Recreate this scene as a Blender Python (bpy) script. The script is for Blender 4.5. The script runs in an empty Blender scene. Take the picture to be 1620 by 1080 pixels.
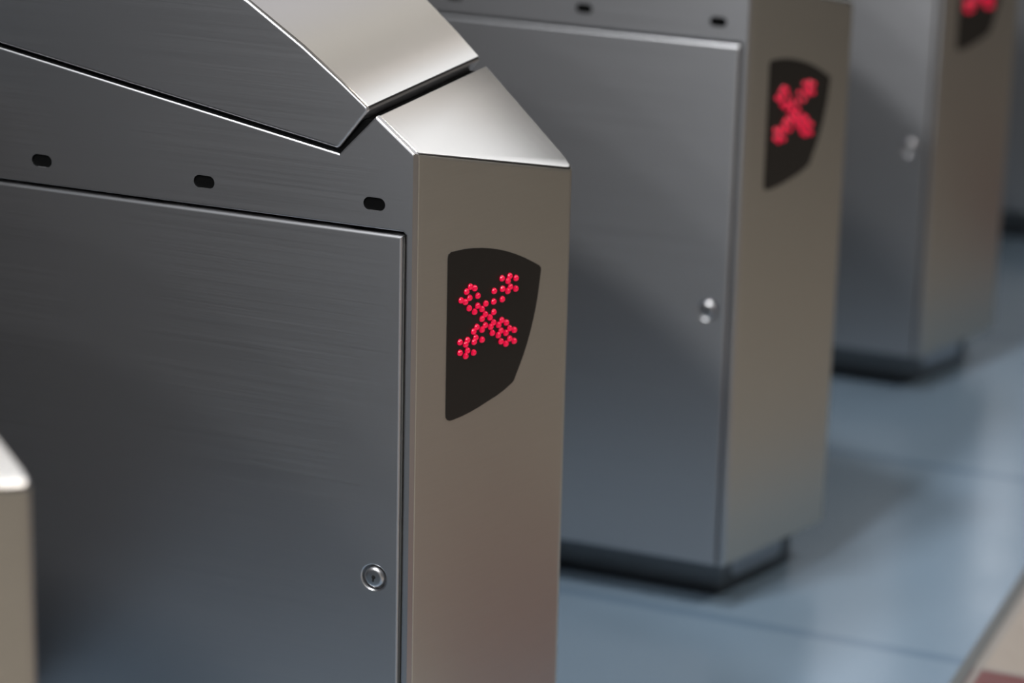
import bpy, bmesh, math, random
from mathutils import Vector, Matrix

scene = bpy.context.scene
COL = scene.collection

# ------------------------------------------------------------------ camera
R = ((0.3830050212622822, -0.9234591356924824, 0.023029945592027305),
     (-0.26818809808864685, -0.13501916850882761, -0.9538579392020484),
     (0.8839583122135758, 0.35915602297786664, -0.29937376876949146))
cam_data = bpy.data.cameras.new('camera')
cam = bpy.data.objects.new('camera', cam_data)
COL.objects.link(cam)
cam.matrix_world = Matrix(((R[0][0], -R[1][0], -R[2][0], -2.3093),
                           (R[0][1], -R[1][1], -R[2][1], -1.0403),
                           (R[0][2], -R[1][2], -R[2][2], 1.4497),
                           (0, 0, 0, 1)))
cam_data.sensor_width = 36.0
cam_data.lens = 99.744
cam_data.clip_start = 0.05
cam_data.dof.use_dof = True
cam_data.dof.focus_distance = 2.66
cam_data.dof.aperture_fstop = 3.1
scene.camera = cam

# ------------------------------------------------------------------ world, lamps, exposure
world = bpy.data.worlds.new('hall_world')
scene.world = world
world.use_nodes = True
world.node_tree.nodes['Background'].inputs[0].default_value = (0.75, 0.8, 0.9, 1)
world.node_tree.nodes['Background'].inputs[1].default_value = 0.05


def ceiling_lamp(x, y, watts, size=0.4, color=(1.0, 0.97, 0.93), z=3.98, sx=None, sy=None):
    d = bpy.data.lights.new('ceiling_lamp', 'AREA')
    if sx:
        d.shape = 'RECTANGLE'
        d.size, d.size_y = sx, sy
    else:
        d.shape = 'DISK'
        d.size = size
    d.energy = watts
    d.color = color
    o = bpy.data.objects.new('ceiling_lamp', d)
    COL.objects.link(o)
    o.location = (x, y, z)
    return o


# row of round downlights over the gates; the row starts above the first two gates
for k, w in ((0, 112), (-1, 105), (-2, 270), (-3, 120), (-3.9, 100)):  # farthest lamp added to brighten the gates further back
    ceiling_lamp(-0.02 + 1.76 * k, 0.55, w, color=(0.97, 0.98, 1.0))
# added long lamps, unseen, to brighten the hall floor that the gate ends reflect
for lx, w in ((-2.6, 8), (0.8, 96), (4.0, 15)):
    ceiling_lamp(lx, -2.1, w, sx=1.3, sy=0.16, color=(1.0, 0.93, 0.85))
# long luminous ceiling strips further along the gate line: a cool one and warmer ones beside it
for ya, yb, wm2, c in ((-2.60, -1.06, 4.7, (0.93, 0.96, 1.0)), (-1.03, -0.56, 2.6, (1.0, 0.93, 0.87)),
                       (-0.40, -0.02, 2.5, (1.0, 0.95, 0.84)), (0.02, 1.0, 2.4, (0.96, 0.95, 1.0))):
    ceiling_lamp(6.6, (ya + yb) / 2, wm2 * 6.4 * (yb - ya), sx=6.4, sy=yb - ya, color=c)

vs = scene.view_settings
vs.view_transform = 'Standard'
vs.look = 'None'
vs.gamma = 1.0
vs.use_curve_mapping = False
vs.exposure = 0.0

scene.cycles.use_denoising = True
scene.cycles.max_bounces = 8


# ------------------------------------------------------------------ materials
def new_mat(name):
    m = bpy.data.materials.new(name)
    m.use_nodes = True
    nt = m.node_tree
    b = nt.nodes['Principled BSDF']
    return m, nt, b


def nd(nt, kind, **kw):
    n = nt.nodes.new(kind)
    for k, v in kw.items():
        setattr(n, k, v)
    return n


def brushed(name, color, rough, tangent, scale, aniso=0.6, bump=0.06):
    """Brushed stainless steel: fine streaks run along `tangent`, `scale` stretches the streak noise."""
    m, nt, b = new_mat(name)
    b.inputs['Metallic'].default_value = 1.0
    tc = nd(nt, 'ShaderNodeTexCoord')
    mp = nd(nt, 'ShaderNodeMapping')
    mp.inputs['Scale'].default_value = scale
    nt.links.new(tc.outputs['Object'], mp.inputs['Vector'])
    nz = nd(nt, 'ShaderNodeTexNoise')
    nz.inputs['Scale'].default_value = 1.0
    nz.inputs['Detail'].default_value = 3.0
    nt.links.new(mp.outputs[0], nz.inputs['Vector'])
    # streaks in roughness
    mr = nd(nt, 'ShaderNodeMapRange')
    mr.inputs['From Min'].default_value = 0.25
    mr.inputs['From Max'].default_value = 0.75
    mr.inputs['To Min'].default_value = rough - 0.012
    mr.inputs['To Max'].default_value = rough + 0.012
    nt.links.new(nz.outputs['Fac'], mr.inputs['Value'])
    nt.links.new(mr.outputs[0], b.inputs['Roughness'])
    # faint streaks in colour
    mc = nd(nt, 'ShaderNodeMixRGB')
    mc.inputs['Color1'].default_value = (*[c * 0.965 for c in color], 1)
    mc.inputs['Color2'].default_value = (*[min(1, c * 1.035) for c in color], 1)
    nt.links.new(nz.outputs['Fac'], mc.inputs['Fac'])
    nt.links.new(mc.outputs[0], b.inputs['Base Color'])
    bp = nd(nt, 'ShaderNodeBump')
    bp.inputs['Strength'].default_value = bump
    bp.inputs['Distance'].default_value = 0.001
    nt.links.new(nz.outputs['Fac'], bp.inputs['Height'])
    nt.links.new(bp.outputs[0], b.inputs['Normal'])
    b.inputs['Anisotropic'].default_value = aniso
    t = nd(nt, 'ShaderNodeCombineXYZ')
    for i, v in enumerate(tangent):
        t.inputs[i].default_value = v
    nt.links.new(t.outputs[0], b.inputs['Tangent'])
    return m


STEEL = (0.555, 0.555, 0.565)
M_SIDE = brushed('brushed_steel_side', STEEL, 0.32, (0, 0, 1), (14, 3, 900), 0.6, 0.006)
M_COVER = brushed('brushed_steel_cover', (0.625, 0.605, 0.55), 0.40, (0, 0, 1), (5, 40, 800), 0.7)
M_HOOD = brushed('brushed_steel_hood', STEEL, 0.32, (0, 0, 1), (14, 3, 900), 0.6, 0.006)
M_HOODTOP = brushed('brushed_steel_hood_plate', (0.62, 0.6, 0.575), 0.2, (1, 0, 0), (700, 6, 6), 0.4, 0.004)


def plain(name, color, rough=0.5, metallic=0.0, spec=0.5, noise=0.0):
    m, nt, b = new_mat(name)
    b.inputs['Roughness'].default_value = rough
    b.inputs['Metallic'].default_value = metallic
    b.inputs['Specular IOR Level'].default_value = spec
    tc = nd(nt, 'ShaderNodeTexCoord')
    nz = nd(nt, 'ShaderNodeTexNoise')
    nz.inputs['Scale'].default_value = 60.0
    nt.links.new(tc.outputs['Object'], nz.inputs['Vector'])
    mc = nd(nt, 'ShaderNodeMixRGB')
    mc.inputs['Color1'].default_value = (*[c * (1 - noise) for c in color], 1)
    mc.inputs['Color2'].default_value = (*[c * (1 + noise) for c in color], 1)
    nt.links.new(nz.outputs['Fac'], mc.inputs['Fac'])
    nt.links.new(mc.outputs[0], b.inputs['Base Color'])
    return m


M_BLACK = plain('gap_slot_black', (0.0015, 0.0015, 0.0015), 0.8, spec=0.06, noise=0.2)  # flat black that paints shade into the gaps and backs the slots
M_BACK = brushed('darkened_back_steel', (0.07, 0.07, 0.075), 0.36, (0, 0, 1), (14, 3, 900), 0.5, 0.02)  # darkened beyond plain steel so the facing gate side reflects less light
M_PLINTH = plain('dark_plinth_steel', (0.24, 0.245, 0.25), 0.38, 0.9, noise=0.1)
M_KICK = plain('plinth_kick_plate_steel', (0.55, 0.55, 0.57), 0.3, 1.0, noise=0.05)
M_CHROME = plain('lock_chrome', (0.66, 0.66, 0.67), 0.33, 1.0, noise=0.03)
M_KEYHOLE = plain('keyhole_black', (0.004, 0.004, 0.004), 0.8, noise=0.2)
M_FLAP = plain('added_flap_dark', (0.02, 0.018, 0.02), 0.35, spec=0.4, noise=0.1)  # dark colour of the added flaps that the gate sides reflect
M_SCREEN = plain('smoked_display_plastic', (0.008, 0.007, 0.0062), 0.3, spec=0.4, noise=0.1)

m, nt, b = new_mat('red_led_plastic')
b.inputs['Base Color'].default_value = (0.22, 0.0, 0.008, 1)
b.inputs['Roughness'].default_value = 0.2
b.inputs['Specular IOR Level'].default_value = 0.75
b.inputs['Emission Color'].default_value = (1.0, 0.003, 0.07, 1)
b.inputs['Emission Strength'].default_value = 0.62
lw = nd(nt, 'ShaderNodeTexCoord')
ln = nd(nt, 'ShaderNodeTexNoise')
ln.inputs['Scale'].default_value = 400
nt.links.new(lw.outputs['Object'], ln.inputs['Vector'])
lr = nd(nt, 'ShaderNodeMapRange')
lr.inputs['To Min'].default_value = 0.4
lr.inputs['To Max'].default_value = 0.75
nt.links.new(ln.outputs['Fac'], lr.inputs['Value'])
nt.links.new(lr.outputs[0], b.inputs['Emission Strength'])
M_LED = m


def tiles(name, ramp_fn, rough, spec=0.5):
    m, nt, b = new_mat(name)
    b.inputs['Specular IOR Level'].default_value = spec
    tc = nd(nt, 'ShaderNodeTexCoord')
    sp = nd(nt, 'ShaderNodeSeparateXYZ')
    nt.links.new(tc.outputs['Object'], sp.inputs[0])
    col = ramp_fn(nt, tc, sp)
    nt.links.new(col, b.inputs['Base Color'])
    nz = nd(nt, 'ShaderNodeTexNoise')
    nz.inputs['Scale'].default_value = 9.0
    nz.inputs['Detail'].default_value = 4.0
    nt.links.new(tc.outputs['Object'], nz.inputs['Vector'])
    mr = nd(nt, 'ShaderNodeMapRange')
    mr.inputs['To Min'].default_value = rough * 0.8
    mr.inputs['To Max'].default_value = rough * 1.25
    nt.links.new(nz.outputs['Fac'], mr.inputs['Value'])
    nt.links.new(mr.outputs[0], b.inputs['Roughness'])
    return m


def math_node(nt, op, a, bval=None):
    n = nd(nt, 'ShaderNodeMath', operation=op)
    for i, v in enumerate((a, bval)):
        if v is None:
            continue
        if isinstance(v, (int, float)):
            n.inputs[i].default_value = v
        else:
            nt.links.new(v, n.inputs[i])
    return n.outputs[0]


def joint_mask(nt, coord, offset, period, width):
    """1 inside a joint line of given width repeated every `period` along coord, first at `offset`."""
    a = math_node(nt, 'SUBTRACT', coord, offset - period * 0.5)
    a = math_node(nt, 'DIVIDE', a, period)
    a = math_node(nt, 'FRACT', a)
    a = math_node(nt, 'SUBTRACT', a, 0.5)
    a = math_node(nt, 'ABSOLUTE', a)
    return math_node(nt, 'LESS_THAN', a, width * 0.5 / period)


def mix(nt, fac, c1, c2):
    n = nd(nt, 'ShaderNodeMixRGB')
    nt.links.new(fac, n.inputs['Fac'])
    for k, c in (('Color1', c1), ('Color2', c2)):
        if isinstance(c, tuple):
            n.inputs[k].default_value = (*c, 1)
        else:
            nt.links.new(c, n.inputs[k])
    return n.outputs[0]


def blue_floor(nt, tc, sp):
    nz = nd(nt, 'ShaderNodeTexNoise')
    nz.inputs['Scale'].default_value = 5.0
    nz.inputs['Detail'].default_value = 5.0
    nt.links.new(tc.outputs['Object'], nz.inputs['Vector'])
    base = mix(nt, nz.outputs['Fac'], (0.106, 0.149, 0.196), (0.122, 0.168, 0.216))
    j = joint_mask(nt, sp.outputs['X'], 0.978, 0.7, 0.022)
    return mix(nt, j, base, (0.085, 0.125, 0.172))


def beige_floor(nt, tc, sp):
    nz = nd(nt, 'ShaderNodeTexNoise')
    nz.inputs['Scale'].default_value = 30.0
    nz.inputs['Detail'].default_value = 6.0
    nt.links.new(tc.outputs['Object'], nz.inputs['Vector'])
    beige = mix(nt, nz.outputs['Fac'], (0.18, 0.155, 0.13), (0.215, 0.188, 0.162))
    red = mix(nt, nz.outputs['Fac'], (0.075, 0.024, 0.024), (0.1, 0.034, 0.032))
    # a red slab every third 0.6 m slab along the strip, the red one ending at x = 0.968
    a = math_node(nt, 'SUBTRACT', sp.outputs['X'], 0.968 - 0.6)
    a = math_node(nt, 'DIVIDE', a, 2.4)
    a = math_node(nt, 'FRACT', a)
    isred = math_node(nt, 'LESS_THAN', a, 0.25)
    iny = math_node(nt, 'GREATER_THAN', sp.outputs['Y'], -0.955)
    isred = math_node(nt, 'MULTIPLY', isred, iny)
    base = mix(nt, isred, beige, red)
    j1 = joint_mask(nt, sp.outputs['X'], 0.968, 0.6, 0.008)
    j2 = joint_mask(nt, sp.outputs['Y'], -0.355, 0.6, 0.008)
    j = math_node(nt, 'MAXIMUM', j1, j2)
    return mix(nt, j, base, (0.15, 0.142, 0.132))


M_BLUE = tiles('polished_blue_floor', blue_floor, 0.21, 0.38)
M_BEIGE = tiles('beige_and_red_tiles', beige_floor, 0.3)
M_STRIP = plain('dark_floor_strip', (0.09, 0.095, 0.095), 0.45, 0.3, noise=0.1)
M_CEIL = plain('ceiling_paint', (0.3, 0.3, 0.3), 0.9, noise=0.04)
M_WALL = plain('wall_panels', (0.14, 0.138, 0.135), 0.6, noise=0.05)


# ------------------------------------------------------------------ mesh helpers
def tag(o, label=None, cat=None, group=None, kind=None):
    for k, v in (('label', label), ('category', cat), ('group', group), ('kind', kind)):
        if v:
            o[k] = v
    return o


def empty(name, loc=(0, 0, 0)):
    o = bpy.data.objects.new(name, None)
    COL.objects.link(o)
    o.location = loc
    o.empty_display_size = 0.1
    return o


def link(name, bm, mats, parent=None, smooth=True, bevel=None, segs=3, angle=30, weight=False):
    bmesh.ops.recalc_face_normals(bm, faces=bm.faces[:])
    me = bpy.data.meshes.new(name)
    bm.to_mesh(me)
    bm.free()
    for mm in (mats if isinstance(mats, (list, tuple)) else [mats]):
        me.materials.append(mm)
    o = bpy.data.objects.new(name, me)
    COL.objects.link(o)
    if parent:
        o.parent = parent
    if smooth:
        me.polygons.foreach_set('use_smooth', [True] * len(me.polygons))
        me.set_sharp_from_angle(angle=math.radians(40))
    if bevel:
        bv = o.modifiers.new('bevel', 'BEVEL')
        bv.width = bevel
        bv.segments = segs
        bv.limit_method = 'WEIGHT' if weight else 'ANGLE'
        bv.angle_limit = math.radians(angle)
        bv.harden_normals = smooth
        bv.use_clamp_overlap = True
    return o


def prism_yz(poly, x0, x1, bm=None):
    """Polygon in (y, z) extruded along X."""
    bm = bm or bmesh.new()
    a = [bm.verts.new((x0, y, z)) for y, z in poly]
    b_ = [bm.verts.new((x1, y, z)) for y, z in poly]
    bm.faces.new(a)
    bm.faces.new(b_[::-1])
    n = len(poly)
    for i in range(n):
        j = (i + 1) % n
        bm.faces.new((a[i], b_[i], b_[j], a[j]))
    bmesh.ops.recalc_face_normals(bm, faces=bm.faces[:])
    return bm


def cut(bm, co, no):
    """Cut away everything on the side of the plane `no` points to, and cap."""
    r = bmesh.ops.bisect_plane(bm, geom=bm.verts[:] + bm.edges[:] + bm.faces[:], dist=1e-6,
                               plane_co=co, plane_no=no, clear_outer=True)
    edges = [e for e in r['geom_cut'] if isinstance(e, bmesh.types.BMEdge) and e.is_valid and e.is_boundary]
    if edges:
        bmesh.ops.holes_fill(bm, edges=edges, sides=0)
        bmesh.ops.recalc_face_normals(bm, faces=bm.faces[:])
    return bm


def plate_with_holes(outer, holes, x0, x1, hole_bevel=0.0):
    """Flat plate in the YZ plane from x0 to x1 with holes (lists of (y, z))."""
    bm = bmesh.new()
    edges = []
    wl = bm.edges.layers.float.new('bevel_weight_edge')
    for li, loop in enumerate([outer] + holes):
        vs_ = [bm.verts.new((x0, y, z)) for y, z in loop]
        edges += [bm.edges.new((vs_[i], vs_[(i + 1) % len(vs_)])) for i in range(len(vs_))]
        w = 1.0 if li == 0 else hole_bevel
        for e in edges[-len(vs_):]:
            e[wl] = w
    bmesh.ops.triangle_fill(bm, use_beauty=True, use_dissolve=False, edges=edges)
    r = bmesh.ops.extrude_face_region(bm, geom=bm.faces[:] + bm.edges[:])
    for e in r['geom']:
        if isinstance(e, bmesh.types.BMEdge):
            e[wl] = 0.0
    for v in [g for g in r['geom'] if isinstance(g, bmesh.types.BMVert)]:
        v.co.x = x1
    return bm


def stadium(cy, cz, w, h, n=10):
    r = h / 2
    pts = []
    for k in range(n + 1):
        a = -math.pi / 2 + math.pi * k / n
        pts.append((cy + (w / 2 - r) + r * math.cos(a), cz + r * math.sin(a)))
    for k in range(n + 1):
        a = math.pi / 2 + math.pi * k / n
        pts.append((cy - (w / 2 - r) + r * math.cos(a), cz + r * math.sin(a)))
    return pts


def circle(cy, cz, r, n=40):
    return [(cy + r * math.cos(2 * math.pi * k / n), cz + r * math.sin(2 * math.pi * k / n)) for k in range(n)]


def lathe_x(profile, n=40, bm=None, cy=0, cz=0):
    """Profile of (x, r) revolved about an axis parallel to X through (cy, cz)."""
    bm = bm or bmesh.new()
    rings = []
    for x, r in profile:
        if r < 1e-7:
            rings.append([bm.verts.new((x, cy, cz))])
        else:
            rings.append([bm.verts.new((x, cy + r * math.cos(2 * math.pi * k / n), cz + r * math.sin(2 * math.pi * k / n)))
                          for k in range(n)])
    for A_, B_ in zip(rings, rings[1:]):
        for k in range(n):
            j = (k + 1) % n
            if len(A_) == 1 and len(B_) == 1:
                continue
            if len(A_) == 1:
                bm.faces.new((A_[0], B_[k], B_[j]))
            elif len(B_) == 1:
                bm.faces.new((A_[k], B_[0], A_[j]))
            else:
                bm.faces.new((A_[k], B_[k], B_[j], A_[j]))
    return bm


# ------------------------------------------------------------------ the setting
Y_EDGE = -0.337       # where the blue gate floor meets the tiled hall floor


def quad_obj(name, corners, mats):
    bm = bmesh.new()
    bm.faces.new([bm.verts.new(c) for c in corners])
    return link(name, bm, mats, smooth=False)


X0, X1, Y0, Y1, ZC = -8.0, 10.0, -6.0, 6.0, 4.0
bm = bmesh.new()
ys = (Y0, Y_EDGE - 0.0, Y1)
for k, (ya, yb) in enumerate(((Y0, Y_EDGE), (Y_EDGE, Y1))):
    f = bm.faces.new([bm.verts.new(c) for c in ((X0, ya, 0), (X1, ya, 0), (X1, yb, 0), (X0, yb, 0))])
    f.material_index = k
bmesh.ops.remove_doubles(bm, verts=bm.verts[:], dist=1e-5)
floor = link('floor', bm, [M_BEIGE, M_BLUE], smooth=False)
tag(floor, kind='structure')

bm = bmesh.new()
bmesh.ops.create_cube(bm, size=1.0)
for v in bm.verts:
    v.co = Vector(((X0 + X1) / 2 + v.co.x * (X1 - X0), Y_EDGE - 0.004 + v.co.y * 0.016, 0.0 + v.co.z * 0.003))
strip = link('trim_1', bm, M_STRIP, smooth=False)
tag(strip, kind='structure')

tag(quad_obj('ceiling', [(X0, Y0, ZC), (X0, Y1, ZC), (X1, Y1, ZC), (X1, Y0, ZC)], M_CEIL), kind='structure')
tag(quad_obj('wall_back', [(X1, Y0, 0), (X1, Y1, 0), (X1, Y1, ZC), (X1, Y0, ZC)], M_WALL), kind='structure')
tag(quad_obj('wall_front', [(X0, Y0, 0), (X0, Y0, ZC), (X0, Y1, ZC), (X0, Y1, 0)], M_WALL), kind='structure')
tag(quad_obj('wall_left', [(X0, Y1, 0), (X0, Y1, ZC), (X1, Y1, ZC), (X1, Y1, 0)], M_WALL), kind='structure')
tag(quad_obj('wall_right', [(X0, Y0, 0), (X1, Y0, 0), (X1, Y0, ZC), (X0, Y0, ZC)], M_WALL), kind='structure')


# ------------------------------------------------------------------ the ticket gate
LEN = 1.42                   # gate length along Y
EN = Vector((-0.2978, -0.9546, 0))      # outward normal of the slanted end face
ES = Vector((0.9546, -0.2978, 0))       # direction along the end face
ZB = 0.062                   # underside of the panels
A_Z, GL_Y, GL_Z = 0.8334, 0.0381, 0.8639
N_Y, N_Z = 0.0751, 0.8249
HC = (0.0438, 0.8704)        # lower corner of the hood
HN = (0.0766, 0.8290)        # hood corner in the notch

# far side of the plan: slightly bowed, narrowing towards the end, with a rounded end corner
FAR = [(0.2195, -0.0685), (0.2262, -0.0692), (0.2315, -0.0665), (0.2350, -0.0610), (0.2375, -0.0530), (0.2555, 0.0200),
       (0.2735, 0.1000), (0.2890, 0.1900), (0.3010, 0.3200), (0.3040, 0.5000), (0.3040, LEN + 0.1)]


def cut_far(bm, first=0):
    for (xa, ya), (xb, yb) in list(zip(FAR, FAR[1:]))[first:]:
        d = Vector((xb - xa, yb - ya, 0)).normalized()
        cut(bm, (xa, ya, 0), (d.y, -d.x, 0))
    return bm


def cut_end(bm, off=0.0):
    return cut(bm, Vector((0, 0, 0)) - EN * off, EN)


def mirror_y(p):
    return (LEN - p[0], p[1])


def make_gate():
    g = empty('ticket_gate')

    # --- plinth: set back under the panels
    bm = prism_yz([(-0.2, 0), (LEN - 0.03, 0), (LEN - 0.03, ZB + 0.02), (-0.2, ZB + 0.02)], 0.0600, 0.2450)
    cut(bm, (0.0626, 0.0190, 0), EN)
    cut(bm, (0.2170, -0.0300, 0), (1, -0.22, 0))
    cut(bm, (0.2130, -0.0305, 0), (0.6, -0.8, 0))
    link('plinth', bm, M_PLINTH, g, bevel=0.003, segs=2)
    # bright plate let into the end of the plinth
    bm = bmesh.new()
    p0 = Vector((0.0626, 0.0190, 0)) + EN * 0.0015
    qs = []
    for s, z in ((0.030, 0.014), (0.128, 0.014), (0.136, 0.022), (0.136, 0.042), (0.128, 0.050), (0.030, 0.050), (0.022, 0.042), (0.022, 0.022)):
        qs.append((p0 + ES * s + Vector((0, 0, z))))
    a = [bm.verts.new(q) for q in qs]
    b_ = [bm.verts.new(q - EN * 0.004) for q in qs]
    bm.faces.new(a)
    bm.faces.new(b_[::-1])
    for i in range(len(a)):
        j = (i + 1) % len(a)
        bm.faces.new((a[i], b_[i], b_[j], a[j]))
    link('kick_plate', bm, M_KICK, g, bevel=0.0008, segs=2)

    # --- cabinet: the inner carcass behind the skins
    y0 = 0.0095
    prof = [(y0, ZB), (LEN, ZB), (LEN, A_Z), mirror_y((GL_Y, GL_Z)), mirror_y((N_Y, N_Z)), (LEN / 2, 0.936), (N_Y + 0.004, N_Z - 0.02),
            (N_Y, N_Z - 0.025), (y0, A_Z - 0.030)]
    bm = prism_yz(prof, 0.030, 0.40)
    cut_far(bm, 4)
    link('cabinet', bm, M_BACK, g, bevel=0.002, segs=2)

    # --- side skin with three vent slots in view and four beyond
    zt = 0.7578
    yr = 0.0066
    outer = [(-0.002, ZB), (yr, ZB), (yr, zt - 0.003), (yr + 0.003, zt), (LEN - yr, zt), (LEN - yr, ZB), (LEN, ZB), (LEN, A_Z),
             mirror_y((GL_Y, GL_Z)), mirror_y((N_Y, N_Z)), (LEN / 2, 0.936), (N_Y, N_Z), (GL_Y, GL_Z), (-0.002, A_Z - 0.0016)]
    slots = [(0.0390 + 0.1783 * k) for k in range(8)]
    bm = plate_with_holes(outer, [stadium(y, 0.7812, 0.0224, 0.0124) for y in slots], 0.0, 0.0072)
    cut_end(bm, 0.0)
    link('side_panel', bm, M_SIDE, g, smooth=False, bevel=0.0018, segs=5, weight=True)
    for y in slots:
        bm = plate_with_holes(stadium(y, 0.7812, 0.030, 0.019), [], 0.0016, 0.0068)
        link('sensor_slot', bm, M_BLACK, g, smooth=False)

    # --- door(s) in the side
    def door(y0, y1, lock_y):
        lz, rr, hs, n = 0.4094, 0.0126, 0.019, 48
        bm = bmesh.new()
        wl = bm.edges.layers.float.new('bevel_weight_edge')
        ring, square = [], []
        for k in range(n):
            an = 2 * math.pi * k / n + math.pi / 4
            cy_, sz_ = math.cos(an), math.sin(an)
            ring.append(bm.verts.new((0, lock_y + rr * cy_, lz + rr * sz_)))
            f_ = hs / max(abs(cy_), abs(sz_))
            square.append(bm.verts.new((0, lock_y + f_ * cy_, lz + f_ * sz_)))
        for k in range(n):
            j_ = (k + 1) % n
            bm.faces.new((ring[k], ring[j_], square[j_], square[k]))
        q = n // 4
        c_ = [square[0], square[q], square[2 * q], square[3 * q]]      # corners (+,+) (-,+) (-,-) (+,-)
        zt_ = 0.7538
        ys_ = (y0, lock_y - hs, lock_y + hs, y1)
        bot = [bm.verts.new((0, y, ZB)) for y in ys_]
        topv = [bm.verts.new((0, y, zt_)) for y in ys_]
        lo0, lo1 = bm.verts.new((0, y0, lz - hs)), bm.verts.new((0, y0, lz + hs))
        hi0, hi1 = bm.verts.new((0, y1, lz - hs)), bm.verts.new((0, y1, lz + hs))
        bm.faces.new((bot[0], bot[1], c_[2], lo0))
        bm.faces.new((bot[1], bot[2], c_[3]) + tuple(reversed(square[2 * q:3 * q])))
        bm.faces.new((bot[2], bot[3], hi0, c_[3]))
        bm.faces.new((lo0, c_[2]) + tuple(reversed(square[q:2 * q])) + (lo1,))
        bm.faces.new((c_[3], hi0, hi1, c_[0]) + tuple(reversed(square[3 * q + 1:4 * q])))
        bm.faces.new((lo1, c_[1], topv[1], topv[0]))
        bm.faces.new((c_[1],) + tuple(reversed(square[0:q])) + (topv[2], topv[1]))
        bm.faces.new((c_[0], hi1, topv[3], topv[2]))
        for e in bm.edges:
            if e.is_boundary:
                e[wl] = 0.7 if all((v.co.y - lock_y) ** 2 + (v.co.z - lz) ** 2 < (rr * 1.1) ** 2 for v in e.verts) else 1.0
        r = bmesh.ops.extrude_face_region(bm, geom=bm.faces[:] + bm.edges[:])
        for e in r['geom']:
            if isinstance(e, bmesh.types.BMEdge):
                e[wl] = 0.0
            elif isinstance(e, bmesh.types.BMVert):
                e.co.x = 0.018
        d = link('door', bm, M_SIDE, g, smooth=False, bevel=0.0030, segs=6, weight=True)
        # cylinder lock sunk in a dished hole, keyhole in its face
        bm = lathe_x([(0.016, 0.0), (0.016, 0.0128), (0.0075, 0.0128), (0.0072, 0.0108), (0.0026, 0.0107), (0.0012, 0.0103), (0.0001, 0.0096), (-0.0007, 0.0086),
                      (-0.0011, 0.0074), (-0.0012, 0.0066), (-0.0012, 0.0)], 48, cy=lock_y, cz=0.4094)
        lock = link('lock', bm, M_CHROME, d)
        lock.data.set_sharp_from_angle(angle=math.radians(25))
        kb = lathe_x([(-0.0014, 0.0), (-0.0014, 0.0021), (0.0015, 0.0021)], 20, cy=lock_y, cz=0.4100)
        prism_yz([(lock_y - 0.0009, 0.4098), (lock_y + 0.0009, 0.4098), (lock_y + 0.0015, 0.4054), (lock_y - 0.0003, 0.4052)], -0.0014, 0.0015, kb)
        kh = link('keyhole', kb, M_KEYHOLE, lock, smooth=False)
        return d

    d1 = door(0.0098, 0.7060, 0.0358)
    # black strip standing in for the shade inside the door gap
    bm = plate_with_holes([(0.0055, ZB + 0.002), (0.0055, 0.763), (LEN - 0.0055, 0.763), (LEN - 0.0055, ZB + 0.002)],
                          [[(0.016, ZB + 0.010), (0.016, 0.745), (LEN - 0.016, 0.745), (LEN - 0.016, ZB + 0.010)]], 0.0190, 0.0215)
    link('door_gap_shade', bm, M_BLACK, g, smooth=False)
    # second door, further along
    out = [(0.7095, ZB), (0.7095, 0.7538), (LEN - 0.0098, 0.7538), (LEN - 0.0098, ZB)]
    link('door', plate_with_holes(out, [], 0.0, 0.018), M_SIDE, g, smooth=False, bevel=0.003, segs=6, weight=True)

    # --- end cover: one plate folded over the slope and down the slanted end
    prof = [(-0.2, ZB), (0.0085, ZB), (0.0085, A_Z - 0.006), (GL_Y - 0.001, GL_Z - 0.0125), (GL_Y + 0.0150, GL_Z - 0.0285),
            (GL_Y + 0.0205, GL_Z - 0.0222), (GL_Y, GL_Z), (-0.2, A_Z - 0.1602)]
    bm = prism_yz(prof, 0.0074, 0.40)
    cut_end(bm)
    cut_far(bm)
    # fold edge between slope and end face gets its own radius
    fold = []
    bm.normal_update()
    for e in bm.edges:
        if len(e.link_faces) == 2:
            n1, n2 = (f.normal for f in e.link_faces)
            for p, q in ((n1, n2), (n2, n1)):
                if abs(p.z - 0.7809) < 0.02 and abs(abs(q.z)) < 0.01 and q.y < 0.2 and q.x > -0.5:
                    if abs(q.x + 1) > 0.1:
                        fold.append(e)
                        break
    bmesh.ops.bevel(bm, geom=list(set(fold)), offset=0.0035, segments=4, profile=0.5, affect='EDGES', clamp_overlap=True)
    bm.normal_update()
    for f in bm.faces:
        f.material_index = 1 if f.normal.z > 0.5 else 0
    cover = link('end_cover', bm, [M_COVER, M_HOODTOP], g, bevel=0.0014, segs=2, angle=35)

    # --- hood over the top with its own folded plate
    arc = [HC, (0.0735, 0.8940), (0.1124, 0.9228), (0.1691, 0.9599), (0.2400, 0.9980), (0.3300, 1.0320), (0.4400, 1.0500)]
    prof = arc + [mirror_y(p) for p in reversed(arc)] + [mirror_y(HN), (LEN / 2, 0.9400), HN]
    bm = prism_yz(prof, 0.0, 0.40)
    cut_far(bm, 4)
    bm.normal_update()
    lip = [e for e in bm.edges if len(e.link_faces) == 2 and all(abs(v.co.y - HC[0]) < 1e-4 and abs(v.co.z - HC[1]) < 1e-4 for v in e.verts)]
    bmesh.ops.bevel(bm, geom=lip, offset=0.0045, segments=5, profile=0.5, affect='EDGES')
    bm.normal_update()
    for f in bm.faces:
        f.material_index = 1 if f.normal.z > 0.2 else 0
    link('hood', bm, [M_HOOD, M_HOODTOP], g, bevel=0.0035, segs=3, angle=35)

    # black filler giving the gap between hood and end cover its shade
    gl, nn, hc, hn = (Vector((0,) + p) for p in ((GL_Y, GL_Z), (N_Y, N_Z), HC, HN))
    pts = [gl.lerp(nn, 0.12), nn, hn, hc.lerp(hn, 0.30)]
    bm = prism_yz([(p.y, p.z) for p in pts], 0.0045, 0.40)
    cut(bm, (0.2525, 0.05, 0), (0.974, -0.229, 0))
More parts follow.
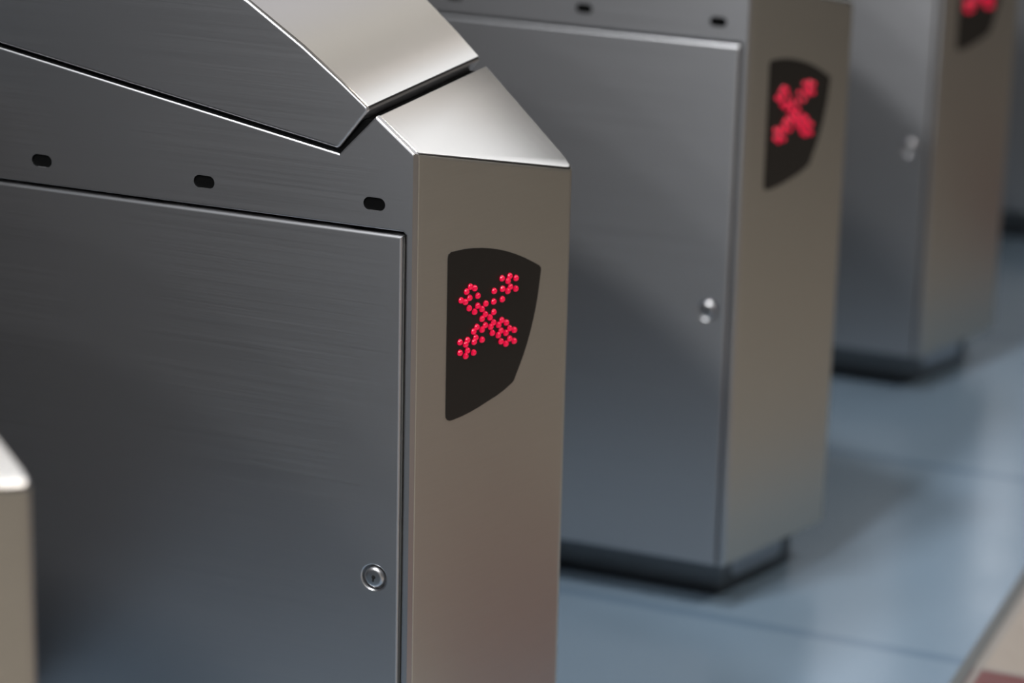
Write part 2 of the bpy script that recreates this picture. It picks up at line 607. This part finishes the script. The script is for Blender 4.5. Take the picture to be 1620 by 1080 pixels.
    link('hood_gap_shade', bm, M_BLACK, g, smooth=False)

    # added dark flaps, out of view, to darken what the gate sides reflect
    for xa, xb in ((0.28, 0.635), (-0.34, 0.0005)):
        zs_ = (0.16, 0.86)
        pr = [(xa, zs_[0]), (xb, zs_[0]), (xb, zs_[1] - (0.18 if xa > 0 else 0)), (xa, zs_[1] - (0.0 if xa > 0 else 0.18))]
        bm = bmesh.new()
        a = [bm.verts.new((x, 0.475, z)) for x, z in pr]
        b_ = [bm.verts.new((x, 0.495, z)) for x, z in pr]
        bm.faces.new(a)
        bm.faces.new(b_[::-1])
        for i in range(4):
            j = (i + 1) % 4
            bm.faces.new((a[i], b_[i], b_[j], a[j]))
        link('added_dark_flap', bm, M_FLAP, g, bevel=0.004, segs=3)

    # --- display in the end face, with its red cross of light-emitting diodes
    bm = bmesh.new()
    a = [bm.verts.new(ES * s + EN * 0.0006 + Vector((0, 0, z))) for s, z in DISPLAY]
    b_ = [bm.verts.new(ES * s - EN * 0.004 + Vector((0, 0, z))) for s, z in DISPLAY]
    bm.faces.new(a)
    bm.faces.new(b_[::-1])
    for i in range(len(a)):
        j = (i + 1) % len(a)
        bm.faces.new((a[i], b_[i], b_[j], a[j]))
    disp = link('display', bm, M_SCREEN, g, bevel=0.0004, segs=2, angle=50)
    bm = bmesh.new()
    bmesh.ops.create_uvsphere(bm, u_segments=20, v_segments=12, radius=0.0031)
    led0 = link('led', bm, M_LED, disp)
    for k, (s, z) in enumerate(LEDS):
        o = led0 if k == 0 else led0.copy()
        if k:
            COL.objects.link(o)
            o.parent = disp
        o.location = ES * s + EN * 0.0008 + Vector((0, 0, z))
    return g


DISPLAY = [(0.0508, 0.7244), (0.0519, 0.7277), (0.0556, 0.7289), (0.0742, 0.7281), (0.0873, 0.7265), (0.1005, 0.7241), (0.1123, 0.7213), (0.1243, 0.7179), (0.1378, 0.7133), (0.1515, 0.7077), (0.1639, 0.702), (0.1763, 0.6955), (0.1876, 0.6892), (0.1902, 0.6866), (0.1906, 0.6837), (0.1869, 0.6604), (0.1843, 0.6483), (0.1811, 0.6372), (0.1769, 0.6248), (0.1719, 0.6126), (0.1665, 0.6015), (0.1595, 0.5897), (0.1526, 0.5784), (0.1496, 0.5766), (0.1382, 0.5722), (0.1262, 0.5689), (0.1143, 0.5667), (0.1009, 0.564), (0.0877, 0.562), (0.0745, 0.5606), (0.0613, 0.5602), (0.0572, 0.5605), (0.0537, 0.5621), (0.0516, 0.5649), (0.0512, 0.57), (0.051, 0.6261), (0.0509, 0.6755)]
LEDS = [(0.13, 0.6879), (0.1416, 0.6878), (0.1389, 0.6835), (0.1511, 0.6838), (0.1185, 0.6776), (0.1311, 0.6771), (0.1428, 0.6768), (0.1511, 0.6731), (0.139, 0.6732), (0.1063, 0.6676), (0.1181, 0.6671), (0.131, 0.6667), (0.0831, 0.6893), (0.0775, 0.6856), (0.0895, 0.6865), (0.0822, 0.6785), (0.0942, 0.678), (0.0698, 0.6786), (0.0761, 0.6756), (0.0818, 0.6682), (0.0942, 0.668), (0.1059, 0.657), (0.1185, 0.6565), (0.1008, 0.6633), (0.0898, 0.6629), (0.1011, 0.6534), (0.113, 0.6522), (0.1308, 0.6456), (0.1185, 0.646), (0.1263, 0.6417), (0.1144, 0.6424), (0.138, 0.6415), (0.1432, 0.6346), (0.1301, 0.6351), (0.1376, 0.6311), (0.1504, 0.6313), (0.117, 0.6357), (0.126, 0.6313), (0.1436, 0.624), (0.1305, 0.6241), (0.138, 0.62), (0.1506, 0.62), (0.1062, 0.6459), (0.0937, 0.6468), (0.1015, 0.6424), (0.089, 0.6433), (0.0924, 0.6365), (0.1018, 0.6322), (0.0802, 0.6367), (0.09, 0.6326), (0.0692, 0.637), (0.0776, 0.6329), (0.0695, 0.6263), (0.0805, 0.6262), (0.0779, 0.6212), (0.0896, 0.622)]


def copy_tree(o, parent=None):
    kids = [c for c in bpy.data.objects if c.parent == o]
    c = o.copy()
    COL.objects.link(c)
    c.parent = parent
    for ch in kids:
        copy_tree(ch, c)
    return c


gate = make_gate()
labels = ['brushed steel ticket gate nearest the camera, only its corner showing at lower left',
          'sharply focused brushed steel ticket gate in front with a red LED cross display',
          'blurred steel ticket gate second from the front, casting a shadow on the blue floor',
          'blurred steel ticket gate third from the front, with a diagonal shadow across its side',
          'steel ticket gate farthest back, only a dark sliver showing at the right edge']
gates = [copy_tree(gate) for _ in range(4)]
gates.insert(1, gate)
for k, gt in enumerate(gates):
    gt.location = (k - 1.0, 0, 0)
    tag(gt, labels[k], 'ticket gate', 'ticket gates in a row')
